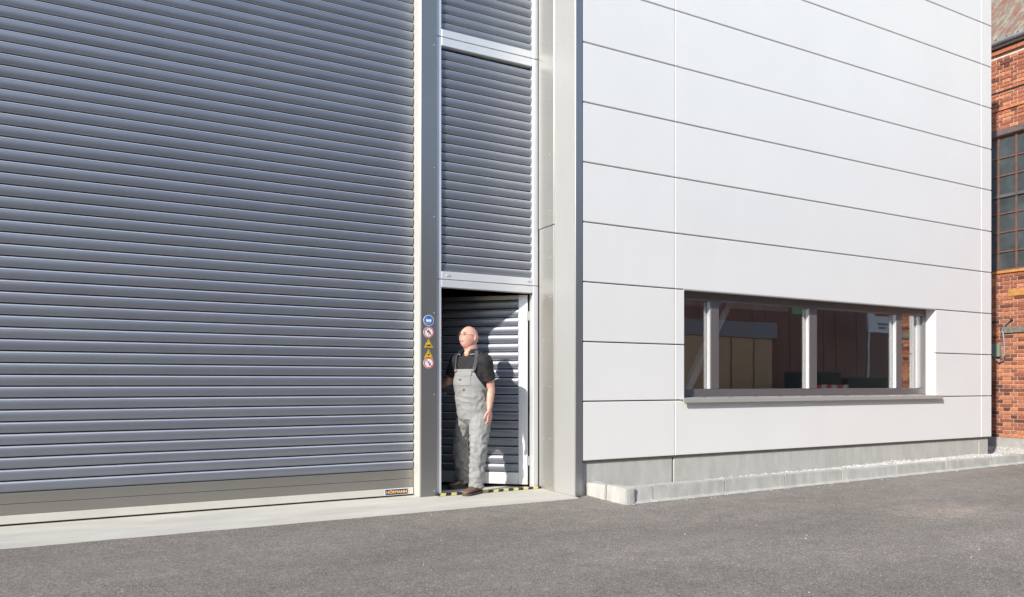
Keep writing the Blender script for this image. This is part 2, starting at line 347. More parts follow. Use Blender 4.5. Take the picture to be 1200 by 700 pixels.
# column between the two doors
col = MB().cbox(-1.492, -1.314, 0.70, 0.98, 0.007, 7.13, 0.005).build('column', M_COL, hall)
MB().cbox(-1.503, -1.4925, 0.706, 0.875, 0.008, 7.13, 0.002).build('guide_rail', M_GUIDE, hall)
scr2 = MB().ell((0, 0, 0), (0.006, 0.004, 0.006), 10, 6).mesh('screw')
for z in (0.06, 1.04, 1.87, 2.85, 3.35, 4.6): link('screw', scr2, M_SCREW, col, (-1.345, 0.698, z))
MB().box(-7.74, -1.493, 0.99, 1.0, 0.0, 7.13).build('shutter_backing', M_RUBBER, hall)

# strip window ------------------------------------------------------
GY = 0.14
win = MB()
fx0, fx1, fz0, fz1 = WX0 + .002, WX1 - .002, WZ0 + .02, WZ1 - .004
win.cbox(fx0, fx1, GY, GY + .07, fz1 - .091, fz1, .003); win.cbox(fx0, fx1, GY, GY + .07, fz0, fz0 + .085, .003)
win.cbox(fx0, fx0 + .06, GY + .001, GY + .069, fz0 + .086, fz1 - .092, .003); win.cbox(fx1 - .075, fx1, GY + .001, GY + .069, fz0 + .086, fz1 - .092, .003)
window = win.build('window', M_WINFR, hall)
mull = [(1.862, 1.992), (3.522, 3.662), (5.262, 5.378)]
for a, b in mull: MB().cbox(a, b, GY - .004, GY + .10, fz0 + .0855, fz1 - .0915, .004).build('mullion', M_WINFR, window)
edges = [fx0 + .06] + [q for ab in mull for q in ab] + [fx1 - .075]
for i in range(4):
    a, b = edges[2 * i], edges[2 * i + 1]
    MB().box(a - .004, b + .004, GY + .052, GY + .058, fz0 + .08, fz1 - .088).build('pane', M_GLASS, window)
    if i < 3: MB().box(b - .005, b - .0005, GY + .006, GY + .050, fz0 + .088, fz1 - .094).build('glazing_bead', M_ALU, window)   # pale edge of the mullion
    else: MB().box(b - .085, b + .002, GY + .034, GY + .050, fz0 + .09, fz1 - .096).build('glazing_bead', M_ALU, window)
sill = MB(); prof = [(0.14, 1.003), (-0.058, 0.990), (-0.062, 0.986), (-0.062, 0.943), (-0.050, 0.943), (-0.048, 0.975), (0.14, 0.985)]
for a, b in ((1.288, 3.62), (3.623, 6.0)): sill.extrude_x(prof, a, b, False)
sil = sill.build('sill', M_SILL, window)
for i in range(11): MB().box(1.62 + .4 * i, 1.63 + .4 * i, -0.05, .02, .9975, 1.004).build('sill_clip', M_TRIM, sil) if i % 1 == 0 else None
# inside the window room
ib = thing('diagonal_brace', 'grey steel diagonal brace inside the strip window, beside its end light', 'brace', (1.66, 0.36, 0.95))
MB().beam(Vector((1.64, 0.36, 1.0)) - Vector(ib.location), Vector((2.40, 0.36, 2.22)) - Vector(ib.location), 0.085, 0.085).build('bar', M_STEEL, ib)
MB().box(-0.09, 0.07, -0.05, 0.05, -0.95, 0.0).build('foot_post', M_STEEL, ib)
beam = MB().box(1.36, 3.62, 0.56, 0.66, 2.11, 2.19)
tag(beam.build('steel_beam', M_STEEL), 'blue grey horizontal steel beam just inside the strip window', 'beam')
def exit_green():                            # a backlit sign gives off light
    m = mat('exit_green', (0.02, 0.36, 0.15), 0.4); b = m.node_tree.nodes['Principled BSDF']; b.inputs['Emission Color'].default_value = (0.02, 0.5, 0.2, 1); b.inputs['Emission Strength'].default_value = 0.12; return m
ex = thing('exit_sign', 'green hanging emergency exit sign inside the strip window', 'sign', (4.86, 1.4, 2.20))
MB().cbox(-0.17, 0.17, -0.02, 0.02, 0, 0.17, .004).build('plate', exit_green(), ex)
MB().add([(-.07, -.022, .12), (.0, -.022, .05), (.07, -.022, .12), (.03, -.022, .12), (0, -.022, .09), (-.03, -.022, .12)], [(0, 1, 4, 5), (1, 2, 3, 4)]).build('arrow', mat('exit_white', (0.8, 0.82, 0.8), 0.4), ex)
MB().tube([(0, 0, .17), (0, 0, 5.6)], 0.008, 6).build('rod', M_DARK, ex)

# ------------------------------------------------------------------ slats
PITCH = 0.0957
def slat_profile(p=PITCH):
    T = [(0, -.006), (.015, -.001), (.04, .0035), (.10, .0082), (.20, .0130), (.32, .0168), (.46, .0194), (.60, .0206), (.72, .0204), (.81, .0190), (.88, .0164), (.93, .0126), (.97, .0070), (1, -.004)]
    return [(-d, .003 + (p - .010) * t) for t, d in T] + [(0.010, p - .007), (0.010, .003)]
M_LIP_HIGHLIGHT = mat('slat_lip_highlight', (0.74, 0.76, 0.80), 0.42, metal=0.6, var=0.03)
def slat_mesh(x0, x1):                                   # rolled upper lip coloured paler, painting in a bright edge highlight
    m = MB().extrude_x(slat_profile(), x0, x1, True).mesh('slat', 40); m.materials.append(M_SLAT); m.materials.append(M_LIP_HIGHLIGHT)
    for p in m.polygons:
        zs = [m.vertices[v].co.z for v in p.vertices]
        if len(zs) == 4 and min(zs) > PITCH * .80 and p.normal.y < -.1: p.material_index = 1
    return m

shut = thing('roller_shutter', 'tall dark grey roller shutter filling the wide recess of the white hall', 'roller shutter', (-4.6, 0.87, 0.0))
SL, SR = -7.73, -1.512
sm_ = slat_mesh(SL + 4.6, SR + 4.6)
flat = [(0.004, 0.003), (-0.006, 0.003), (-0.007, 0.006), (-0.007, 0.083), (-0.005, 0.088), (0.004, 0.090)]
MB().extrude_x([(y, z * 1.0) for y, z in flat], SL + 4.6, SR + 4.6, False).build('slat', M_SLATFLAT, shut).location = (0, 0, 0.180)
MB().extrude_x([(y, z * 1.0) for y, z in flat], SL + 4.6, SR + 4.6, False).build('slat', M_SLATFLAT, shut).location = (0, 0, 0.090)
MB().cbox(SL + 4.6, SR + 4.6, -0.022, 0.01, 0.022, 0.0905, 0.003).build('bottom_rail', M_RAIL, shut)
MB().box(SL + 4.6, SR + 4.6, -0.010, 0.006, 0.0065, 0.0215).build('rubber_seal', M_RUBBER, shut)
z = 0.271; k = 0
while z + PITCH < 7.13:
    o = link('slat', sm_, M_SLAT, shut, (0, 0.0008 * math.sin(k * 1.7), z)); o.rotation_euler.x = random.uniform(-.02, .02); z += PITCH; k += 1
MB().box(SL + 4.6, SR + 4.6, 0.03, 0.04, 0.03, 7.1).build('back_sheet', M_RUBBER, shut)

# ------------------------------------------------------------------ narrow side door: frame, two louvred lights, opening
FX0, FX1 = -1.312, -0.106
frame = thing('side_door_frame', 'tall silver aluminium frame with grey louvred lights above an open doorway', 'door frame', (-0.7, 0.72, 0.0))
def fbox(name, x0, x1, z0, z1, y0=0.72, y1=0.80, m=M_ALU, c=.004):
    return MB().cbox(x0 + .7, x1 + .7, y0 - .72, y1 - .72, z0, z1, c).build(name, m, frame)
LW, RW = 0.056, 0.066
def light(z0, z1, hb, ht):
    """one framed field from z0 to z1 with rails hb (bottom) and ht (top)"""
    fbox('stile', FX0, FX0 + LW, z0, z1); fbox('stile', FX1 - RW, FX1, z0, z1)
    if hb: fbox('rail', FX0 + LW + .0005, FX1 - RW - .0005, z0, z0 + hb, .7205, .7995)
    fbox('rail', FX0 + LW + .0005, FX1 - RW - .0005, z1 - ht, z1, .7205, .7995)
light(0.012, 2.222, 0, 0.078); light(2.228, 4.712, 0.080, 0.085); light(4.718, 7.12, 0.078, 0.08)
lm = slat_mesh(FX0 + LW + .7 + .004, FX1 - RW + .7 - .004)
for z0, z1 in ((2.310, 4.60), (4.80, 7.02)):
    z = z0
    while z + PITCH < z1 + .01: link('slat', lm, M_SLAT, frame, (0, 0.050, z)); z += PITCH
    fbox('back_sheet', FX0 + .02, FX1 - .02, z0 - .02, z1 + .06, .797, .80 + .03, M_RUBBER)
for x, z in ((-1.18, 2.268), (-0.225, 2.272)): fbox('drain_cap', x - .022, x + .022, z - .008, z + .008, .714, .7195, M_SCREW, .002)
fbox('gasket', FX1 + .0005, PX - .0215, 0.01, 7.12, .735, .80, M_RUBBER, .001)
# hazard-striped threshold
tape = thing('hazard_threshold', 'black and yellow striped threshold strip across the open side doorway', 'threshold', (-0.70, 0.68, 0.006))
MB().cbox(-0.612, 0.594, -0.03, 0.03, 0.0, 0.022, .003).build('strip', M_BLACK, tape)
nst = 10; w = 1.206 / nst
for i in range(nst):
    xa = -0.612 + w * i + .012; xb = xa + w * .5
    q = MB(); s_ = .022
    q.add([(xa, -.0315, .003), (xb, -.0315, .003), (xb + s_ * .3, -.0315, .0232), (xa + s_ * .3, -.0315, .0232), (xb + s_, .0295, .0232), (xa + s_, .0295, .0232)], [(0, 1, 2, 3), (3, 2, 4, 5)])
    q.build('yellow_stripe', M_YELLOW, tape)

# ------------------------------------------------------------------ open door leaf, swung inwards about its right edge
PHI = R(41)
leaf = thing('door_leaf', 'grey slatted door leaf with silver edge standing open behind the man', 'door', (-0.185, 0.80, 0.0), -PHI)
LWID = 1.10
MB().cbox(-0.115, -0.010, 0.0, 0.05, 0.035, 2.135, .004).build('stile', M_ALU, leaf)
MB().cbox(-LWID, -LWID + .09, 0.0, 0.05, 0.035, 2.135, .004).build('stile', M_ALU, leaf)
MB().cbox(-LWID + .0905, -0.1155, 0.001, 0.049, 0.035, 0.165, .004).build('rail', M_ALU, leaf)
MB().cbox(-LWID + .0905, -0.1155, 0.001, 0.049, 2.085, 2.1345, .004).build('rail', M_COL, leaf)
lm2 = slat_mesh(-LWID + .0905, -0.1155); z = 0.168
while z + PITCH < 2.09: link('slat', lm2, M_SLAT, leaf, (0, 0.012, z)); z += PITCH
MB().box(-LWID + .05, -0.08, 0.022, 0.045, 0.1, 2.1).build('back_sheet', M_RUBBER, leaf)
hd = MB(); hd.tube([(-1.045, -.005, 1.04), (-1.045, -.055, 1.04), (-.93, -.06, 1.04)], .010, 8); hd.build('handle', M_SCREW, leaf)
for zz in (0.3, 1.9): MB().tube([(0.006, -.006, zz - .05), (0.006, -.006, zz + .05)], .010, 8).build('hinge', M_SCREW, leaf)

# ------------------------------------------------------------------ stickers on the column
def disc(r, y, n=32, z=0.0): return [(r * math.cos(2 * math.pi * i / n), y, z + r * math.sin(2 * math.pi * i / n)) for i in range(n)]
B_SIGN = mat('sign_blue', (0.03, 0.14, 0.42), 0.45, var=0.04); W_SIGN = mat('sign_white', (0.74, 0.72, 0.72), 0.5, var=0.03)
R_SIGN = mat('sign_red', (0.55, 0.10, 0.10), 0.5, var=0.04); Y_SIGN = mat('sign_yellow', (0.80, 0.52, 0.02), 0.5, var=0.04); K_SIGN = mat('sign_black', (0.03, 0.03, 0.03), 0.5)
def flatpoly(name, pts, y, m, par): return MB().add([(x, y, z) for x, z in pts], [tuple(range(len(pts)))]).build(name, m, par)
def round_sign(z, label, kind):
    s = thing('safety_sign', label, 'sign', (-1.405, 0.6985, z))
    def cyl(name, r, y0, y1, m):
        a = disc(r, y0); b = disc(r, y1); n = len(a)
        MB().add(a + b, [tuple(range(n)), tuple(range(n, 2 * n))[::-1]] + [(i, n + i, n + (i + 1) % n, (i + 1) % n) for i in range(n)]).build(name, m, s)
    cyl('disc', 0.056, -0.0016, 0.0015, W_SIGN)
    if kind == 'blue':
        cyl('field', 0.0515, -0.0022, -0.0017, B_SIGN)
        flatpoly('head_mark', [(-.018, -.034), (.018, -.034), (.026, -.004), (.024, .028), (0, .037), (-.024, .028), (-.026, -.004)], -.0026, W_SIGN, s)
        flatpoly('hood_mark', [(-.023, .012), (.023, .012), (.020, .034), (0, .040), (-.020, .034)], -.0030, K_SIGN if False else B_SIGN, s)
        flatpoly('goggles_mark', [(-.030, -.006), (.030, -.006), (.030, .008), (-.030, .008)], -.0030, W_SIGN, s)
        flatpoly('mouth_mark', [(-.016, -.032), (.016, -.032), (.020, -.014), (-.020, -.014)], -.0030, B_SIGN, s)
    else:
        a = disc(.0535, -.0024); b = disc(.043, -.0024); n = len(a)
        MB().add(a + b, [(i, (i + 1) % n, n + (i + 1) % n, n + i) for i in range(n)]).build('ring', R_SIGN, s)
        if kind == 'hand':
            flatpoly('figure_mark', [(-.020, .002), (-.004, .030), (.004, .016), (.026, -.010), (.018, -.016), (-.002, .002), (-.010, -.004)], -.0026, K_SIGN, s)
            flatpoly('figure_mark', [(-.006, -.030), (.004, -.030), (.006, -.020), (-.004, -.020)], -.0026, K_SIGN, s)
        else:
            flatpoly('figure_mark', [(.000, -.026), (.012, -.026), (.022, -.004), (.010, .000)], -.0026, K_SIGN, s)
            flatpoly('figure_mark', [(-.012, .012), (-.004, .018), (.012, .000), (.004, -.004)], -.0026, K_SIGN, s)
        MB().beam((-.032, -.0029, .032), (.032, -.0029, -.032), .008, .0006, (0, 1, 0)).build('slash', R_SIGN, s)
def tri_sign(z, label, kind):
    s = thing('safety_sign', label, 'sign', (-1.405, 0.6985, z))
    a = [(-.048, -.040), (.048, -.040), (0, .046)]
    MB().add([(x, -.0016, zz) for x, zz in a] + [(x, .0015, zz) for x, zz in a], [(0, 1, 2), (5, 4, 3), (0, 3, 4, 1), (1, 4, 5, 2), (2, 5, 3, 0)]).build('triangle', Y_SIGN, s)
    o = [(-.041, -.036), (.041, -.036), (0, .037)]; i_ = [(-.032, -.031), (.032, -.031), (0, .026)]
    MB().add([(x, -.0022, zz) for x, zz in o + i_], [(k, (k + 1) % 3, 3 + (k + 1) % 3, 3 + k) for k in range(3)]).build('border', mat('sign_brown', (0.22, 0.13, 0.01), 0.5), s)
    if kind == 'a': flatpoly('symbol', [(-.022, -.025), (.022, -.025), (.020, -.012), (.004, -.004), (-.018, -.014)], -.0026, K_SIGN, s)
    else:
        flatpoly('symbol', [(x, zz - .006) for x, _, zz in disc(.011, 0, 12)], -.0026, K_SIGN, s)
        flatpoly('symbol', [(-.004, -.028), (.004, -.028), (.004, -.021), (-.004, -.021)], -.0026, K_SIGN, s)
round_sign(1.792, 'round blue safety sticker with white masked face, topmost on the grey column', 'blue')
round_sign(1.672, 'round red and white prohibition sticker with a black hand under the blue one', 'hand')
tri_sign(1.557, 'yellow warning triangle with a wide low symbol, under the upper prohibition sticker', 'a')
tri_sign(1.452, 'yellow warning triangle with a round black dot, above the lowest sticker', 'b')
round_sign(1.374 - .012, 'round red and white prohibition sticker with slash, lowest on the grey column', 'slash')

# ------------------------------------------------------------------ maker's plate on the shutter's bottom rail
plate = thing('name_plate', "small blue plate with yellow lettering on the shutter's bottom rail", 'plate', (-1.694, 0.8475, 0.056))
MB().cbox(-.124, .124, -.002, .0, -.032, .032, .001).build('border', mat('plate_white', (0.72, 0.70, 0.68), 0.5), plate)
MB().cbox(-.119, .119, -.0032, -.0021, -.027, .027, .0004).build('field', mat('plate_blue', (0.012, 0.03, 0.17), 0.4), plate)
cu = bpy.data.curves.new('lettering', 'FONT'); cu.body = 'HÖRMANN'; cu.size = 0.040; cu.align_x = 'CENTER'; cu.align_y = 'CENTER'; cu.offset = 0.0012; cu.extrude = 0.0003
to = bpy.data.objects.new('lettering_curve', cu); C.objects.link(to)
bpy.context.view_layer.update()
tm = bpy.data.meshes.new_from_object(to.evaluated_get(bpy.context.evaluated_depsgraph_get())); bpy.data.objects.remove(to)
tm.materials.clear(); lo = link('lettering', tm, mat('plate_yellow', (0.85, 0.50, 0.03), 0.5), plate, (0, -.0036, -.002)); lo.rotation_euler = (R(90), 0, 0)
bb = [v.co.x for v in tm.vertices]; lo.scale = (0.215 / (max(bb) - min(bb)), 1.0, 1)

# ------------------------------------------------------------------ kerb and gravel strip along the wall
kerb = thing('kerb', 'pale rough concrete kerb edging the gravel strip below the white wall', 'kerb', (0, 0, 0))
KT = 0.152
def stone(x0, x1, y0, y1, zt, rough=.006):
    bm = bmesh.new(); bmesh.ops.create_cube(bm, size=1)
    for v in bm.verts: v.co = Vector(((x0 + x1) / 2 + v.co.x * (x1 - x0), (y0 + y1) / 2 + v.co.y * (y1 - y0), (zt - 0.08) / 2 - 0.0 + v.co.z * (zt + 0.08)))
    for v in bm.verts:
        if v.co.z > 0.05 and v.co.y < (y0 + y1) / 2 and (x1 - x0) > (y1 - y0): v.co.y += 0.018
    bmesh.ops.subdivide_edges(bm, edges=bm.edges[:], cuts=5, use_grid_fill=True)
    for v in bm.verts:
        v.co += Vector((noise.noise(v.co * 9) * .15, noise.noise(v.co * 9 + Vector((7, 0, 0))), noise.noise(v.co * 9 + Vector((0, 9, 0))))) * rough
    e = [q for q in bm.edges if q.calc_face_angle(0) > 1.0]
    bmesh.ops.bevel(bm, geom=e, offset=0.007, segments=2, affect='EDGES')
    me = bpy.data.meshes.new('kerb_stone'); bm.to_mesh(me); bm.free()
    for p in me.polygons: p.use_smooth = True
    me.set_sharp_from_angle(angle=R(28))
    return link('kerb_stone', me, M_KERB, kerb)
kx = [0.19, 0.44, 1.38, 2.27, 3.2, 4.2, 5.2, 6.2, 7.2, 8.2, 9.2, 10.38]
for a, b in zip(kx, kx[1:]): stone(a - .0015, b - .0045, -0.60, -0.47, KT + random.uniform(-.003, .003))
stone(0.055, 0.185, -0.30, 0.02, KT - .005, .010); stone(0.075, 0.187, -0.62, -0.306, KT, .012)
mo = MB(); V = []
for i in range(241):                       # crumbly mortar bead at the kerb foot
    x = 0.06 + 10.3 * i / 240; g = gz(x)
    V += [(x, -0.625 - .012 * noise.noise((x * 13, 0, 0)), g - .002), (x, -.606, g + .012 + .010 * noise.noise((x * 17, 4, 0))), (x, -.59, g + .02)]
mo.add(V, [(3 * i + k, 3 * i + 3 + k, 3 * i + 4 + k, 3 * i + 1 + k) for i in range(240) for k in (0, 1)], True); mo.build('mortar_bead', M_KERB, kerb)
gb = MB()
gb.add([(0.19, -.47, .04), (7.3, -.47, .08), (7.3, .034, .08), (.19, .034, .04), (10.37, -.47, .08), (10.37, 1.0, -.04), (7.27, 1.0, -.03), (7.27, .034, .05), (10.37, 8, -.04), (7.27, 8, -.04)], [(0, 1, 2, 3), (1, 4, 5, 6, 7, 2), (6, 5, 8, 9)])
struct(gb.build('gravel_bed', M_GRAVEL))
ico = bmesh.new(); bmesh.ops.create_icosphere(ico, subdivisions=1, radius=1); IV = [v.co.copy() for v in ico.verts]; IF = [[v.index for v in f.verts] for f in ico.faces]; ico.free()
gm = MB(); rg = random.Random(3)
def pebble(x, y, z):
    r = rg.uniform(.011, .022); s = Vector((r * rg.uniform(.8, 1.4), r * rg.uniform(.8, 1.3), r * rg.uniform(.55, .9)))
    rot = Matrix.Rotation(rg.uniform(0, 6.28), 3, 'Z') @ Matrix.Rotation(rg.uniform(-.5, .5), 3, 'X'); ph = rg.uniform(0, 9)
    gm.add([rot @ Vector((v.x * s.x, v.y * s.y, v.z * s.z)) * (1 + .22 * noise.noise(v * 1.5 + Vector((ph, 0, 0)))) + Vector((x, y, z)) for v in IV], IF, False)
for i in range(5200):
    x = rg.uniform(.2, 7.3); y = rg.uniform(-.465, .03); lv = .040 + .042 * min(max((x - 1.2) / 4, 0), 1)
    hump = .014 + (.020 if x > 4.0 else .006) * max(0, noise.noise((x * 1.7, y * 3, 2)) + .35)
    pebble(x, y, lv + hump * rg.random() + .004)
for i in range(3800):
    x = rg.uniform(7.28, 10.3); y = rg.uniform(-.46, 2.6); t = min(1, (y + .47) / 1.47)
    pebble(x, y, .085 * (1 - t) - .035 * t + .01 * rg.random())
pe = gm.build('gravel', M_GRAVEL); pe['kind'] = 'stuff'; pe['label'] = 'white pebbles lying between kerb and wall'
# a few stray stones on the asphalt by the kerb foot
gm = MB()
for i in range(70):
    x = rg.uniform(.1, 7.4); pebble_y = -.64 - abs(rg.gauss(0, .05)); r0 = rg.uniform(.003, .008)
    gm.add([Vector((v.x * r0 * 1.2, v.y * r0, v.z * r0 * .8)) + Vector((x, pebble_y, gz(x) + .004)) for v in IV], IF)
for i in range(60):
    x = rg.uniform(-8, 2); y = -rg.uniform(.2, 4.5); r0 = rg.uniform(.003, .007)
    gm.add([Vector((v.x * r0 * 1.2, v.y * r0, v.z * r0 * .8)) + Vector((x, y, gz(x) + .003)) for v in IV], IF)
ls = gm.build('loose_stones', M_GRAVEL); ls['kind'] = 'stuff'

# ------------------------------------------------------------------ old brick building, its side wall running towards the camera
XB = 10.4; BY0, BY1 = 0.38 - onX(1043, 450, 10.4).y, 14.0
bb_ = thing('brick_building', 'old red brick building with rusty roof and iron framed window', 'building', (XB, 0, 0))
def zb(px, py): return onX(px, py, XB).z
EAVE = zb(1163, 56)
W0z, W1z = zb(1180, 317), zb(1180, 157)
def yb(px): return onX(px, 300, XB).y
WYa, WYb = yb(1189) - 2.4, yb(1163) + 0.12          # window from behind the hall's corner towards the camera
mw = MB()                                           # mortar backing, window hole left free
mw.box(0.012, 0.4, BY0, WYa, -0.1, EAVE + .02); mw.box(0.012, 0.4, WYb, BY1, -.1, EAVE + .02)
mw.box(0.012, 0.4, WYa, WYb, -0.1, W0z); mw.box(0.012, 0.4, WYa, WYb, W1z, EAVE + .02)
mw.build('wall', M_MORTAR, bb_)
MB().box(0.4, 9, BY0, BY0 + .3, -.1, EAVE).build('end_wall', M_BRICK, bb_); MB().box(0.4, 9, BY1 - .3, BY1, -.1, EAVE).build('end_wall', M_BRICK, bb_); MB().box(9, 9.3, BY0, BY1, -.1, EAVE).build('back_wall', M_BRICK, bb_)
PZ = zb(1180, 513)
MB().cbox(-0.05, 0.011, BY0, BY1, -.1, PZ, .008).build('plinth', mat('old_plinth', (0.36, 0.35, 0.33), .9, var=.15, vscale=8, bump=.3), bb_)
bands = [(zb(1180, 390.5), zb(1180, 383), 'stone_band', M_STONE, .035), (zb(1182, 347.5), zb(1182, 339.5), 'ochre_band', M_OCHRE, .014),
         (W1z, zb(1180, 150), 'lintel', M_LINTEL, .016), (zb(1180, 128), zb(1180, 124), 'string_course', M_BRICK, .03), (zb(1180, 107), zb(1180, 104.6), 'painted_shadow_band', M_RUBBER, .009)]  # last band: dark strip painted in for a shadow line on the brick
for z0, z1, nm, m, d in bands:
    y0_, y1_ = BY0, BY1
    if nm == 'ochre_band': y0_, y1_ = WYa, yb(1181.5)
    if nm == 'stone_band': y1_ = yb(1174)
    b = MB().cbox(-d, .0115, y0_, y1_, z0, z1, .004)
    b.build(nm, m, bb_)
CP = 0.0712; BL, BH, JT = 0.235, CP - .012, .012
def bmesh_brick(l, tone):
    m = MB().cbox(-.004, .02, -l / 2, l / 2, 0, BH, .004).mesh('brick'); a = m.attributes.new('tone', 'FLOAT', 'FACE'); return m
SM, HM = bmesh_brick(BL, 0), bmesh_brick((BL - JT) / 2, 0)
for m in (SM, HM): m.materials.append(M_BRICK)
near = []; stuff = MB(); tones = []
rb = random.Random(5); z = PZ + .004; ci = 0
while z + BH < EAVE - .20:
    if True:
        head = ci % 2 == 1; l = (BL - JT) / 2 if head else BL; y = BY0 + (l / 2 if not head else l / 2 + .06)
        while y + l / 2 < 3.2:
            inwin = (y + l / 2 > WYa and y - l / 2 < WYb and z + BH > W0z - .02 and z < W1z)
            if not inwin:
                jit = rb.uniform(-.003, .003)
                if yb(1203) - .12 < y < yb(1161) + .02: near.append((y, z, head, jit))
                else:
                    k0 = len(stuff.f); stuff.box(-.004 + jit, .02, y - l / 2, y + l / 2, z, z + BH); tones += [rb.random()] * (len(stuff.f) - k0)
            y += l + JT
    z += CP; ci += 1
near.sort(key=lambda q: (q[2], q[1]))
for i, (y, z, head, jit) in enumerate(near):
    if i < 300: link('brick', HM if head else SM, None, bb_, (jit, y, z))
    else:
        l = (BL - JT) / 2 if head else BL; k0 = len(stuff.f); stuff.box(-.004 + jit, .02, y - l / 2, y + l / 2, z, z + BH); tones += [rb.random()] * (len(stuff.f) - k0)
me = bpy.data.meshes.new('bricks'); me.from_pydata(stuff.v, [], stuff.f); a = me.attributes.new('tone', 'FLOAT', 'FACE'); a.data.foreach_set('value', tones)
bs = link('bricks', me, M_BRICK, bb_); bs['kind'] = 'stuff'
# cornice, gutter, roof
MB().cbox(-.05, .3, BY0 - .02, BY1, EAVE - .19, EAVE - .10, .006).build('cornice', M_BRICK, bb_)
MB().cbox(-.10, .3, BY0 - .04, BY1, EAVE - .099, EAVE - .02, .006).build('eaves_board', mat('tarred_board', (0.05, 0.04, 0.035), .8), bb_)
gp = [(-.17, 0.0)] + [(-.10 - .07 * math.cos(t), -.07 * math.sin(t)) for t in [math.pi * i / 8 for i in range(1, 8)]] + [(-.03, 0), (-.04, 0)] + [(-.10 - .06 * math.cos(t), -.06 * math.sin(t)) for t in [math.pi * i / 8 for i in range(7, 0, -1)]] + [(-.16, 0)]
gu = MB(); V = [(x, BY0 - .05, EAVE + .03 + zz) for x, zz in gp] + [(x, BY1, EAVE + .03 + zz) for x, zz in gp]; ng = len(gp)
gu.add(V, [(i, (i + 1) % ng, ng + (i + 1) % ng, ng + i) for i in range(ng)], False); gu.build('gutter', M_ZINC, bb_)
def roof_mat():
    m = bpy.data.materials.new('rusty_sheet'); m.use_nodes = True; n = m.node_tree.nodes; l = m.node_tree.links; b = n['Principled BSDF']; b.inputs['Roughness'].default_value = .8
    g = n.new('ShaderNodeNewGeometry'); mp = n.new('ShaderNodeMapping'); mp.inputs['Scale'].default_value = (1.3, 8, 1.3); l.new(g.outputs['Position'], mp.inputs[0])
    t = n.new('ShaderNodeTexNoise'); t.inputs['Scale'].default_value = 1.6; t.inputs['Detail'].default_value = 8; t.inputs['Roughness'].default_value = .7; l.new(mp.outputs[0], t.inputs['Vector'])
    r = n.new('ShaderNodeValToRGB'); l.new(t.outputs[0], r.inputs[0]); e = r.color_ramp.elements
    e[0].position = .32; e[0].color = (.16, .07, .05, 1); e[1].position = .68; e[1].color = (.36, .30, .19, 1)
    for p, c in ((.42, (.24, .10, .065)), (.50, (.19, .16, .13)), (.58, (.27, .25, .18))): q = e.new(p); q.color = (*c, 1)
    l.new(r.outputs[0], b.inputs['Base Color']); return m
rf = MB(); V = []; PIT = R(42); ny = 900; nx = 7
for i in range(ny + 1):
    y = BY0 - .1 + (BY1 - BY0 + .1) * i / ny
    for j in range(nx):
        s_ = 6.5 * j / (nx - 1); h = .040 * math.sin(2 * math.pi * y / .19) + .006 * noise.noise((y * 2, s_, 0))
        V.append((-.06 + s_ * math.cos(PIT) - h * math.sin(PIT), y, EAVE + .06 + s_ * math.sin(PIT) + h * math.cos(PIT)))
rf.add(V, [(i * nx + j, (i + 1) * nx + j, (i + 1) * nx + j + 1, i * nx + j + 1) for i in range(ny) for j in range(nx - 1)], True)
rf.build('roof', roof_mat(), bb_, 80)
# iron window
iw = MB().box(.06, .10, WYa, WYa + .05, W0z, W1z).box(.06, .10, WYb - .05, WYb, W0z, W1z).box(.06, .10, WYa + .05, WYb - .05, W0z, W0z + .04).box(.06, .10, WYa + .05, WYb - .05, W1z - .04, W1z)
ironw = iw.build('window', M_RUST, bb_)
vy = [yb(1168.2), yb(1189)]; dv = vy[0] - vy[1]
vbars = [y for y in [vy[0] + dv] + [vy[0] - dv * i for i in range(0, 12)] if WYa + .1 < y < WYb - .06]
for i, y in enumerate(vbars): MB().box(.055, .098, y - .014, y + .014, W0z + .04, W1z - .04).build('muntin', M_RUST, ironw)
zr = [zb(1180, q) for q in (183, 204, 228, 249, 271, 294)]
for i, z in enumerate(zr): MB().box(.052 if i != 2 else .04, .097, WYa + .05, WYb - .05, z - (.011 if i != 2 else .03), z + (.011 if i != 2 else .03)).build('muntin', M_RUST if i != 2 else M_DARK, ironw)
ye = sorted(vbars + [WYa + .05, WYb - .05]); ze = sorted(zr + [W0z + .04, W1z - .04]); rp_ = random.Random(9)
for a, b in zip(ye, ye[1:]):
    for c, d in zip(ze, ze[1:]):
        if a < yb(1206) - .4: continue
        o = MB().box(-.003, .003, -(b - a) / 2, (b - a) / 2, -(d - c) / 2, (d - c) / 2).build('pane', M_OLDGL, ironw); o.location = (.078, (a + b) / 2, (c + d) / 2)
        o.rotation_euler = (0, rp_.uniform(-.012, .012), rp_.uniform(-.015, .015))
MB().box(.079, .081, WYa + .05, yb(1206), W0z + .04, W1z - .04).build('pane', M_OLDGL, ironw)
MB().cbox(-.035, .06, WYa - .05, WYb + .05, W0z - .05, W0z - .003, .006).build('window_sill', M_OCHRE, bb_)
# conduit and box
def q(px, py, d=.05): v = onX(px, py, XB - d); return (v.x, v.y, v.z)
cd_ = thing('conduit_pipe', 'bent grey conduit pipe rising from a small box on the brick wall', 'pipe', q(1166, 412))
org = Vector(cd_.location)
pth = [q(1166, 418), q(1167.5, 422), (q(1171, 424.5)), q(1175, 422.5), q(1177, 417), q(1177, 405), q(1176, 396), q(1175, 388), q(1176.5, 382), q(1180, 378.5), q(1184, 374.5)]
MB().tube([Vector(p) - org for p in pth], .015, 10).build('pipe', M_PIPE, cd_)
e_ = Vector(pth[-1]) - org
MB().tube([e_, e_ + Vector((0, -.03, .02))], .024, 10).build('cap', M_RUST, cd_)
b0 = Vector(q(1166, 411)) - org
MB().cbox(b0.x - .03, b0.x + .046, b0.y - .09, b0.y + .09, b0.z - .12, b0.z + .12, .008).build('box', M_BOX, cd_)

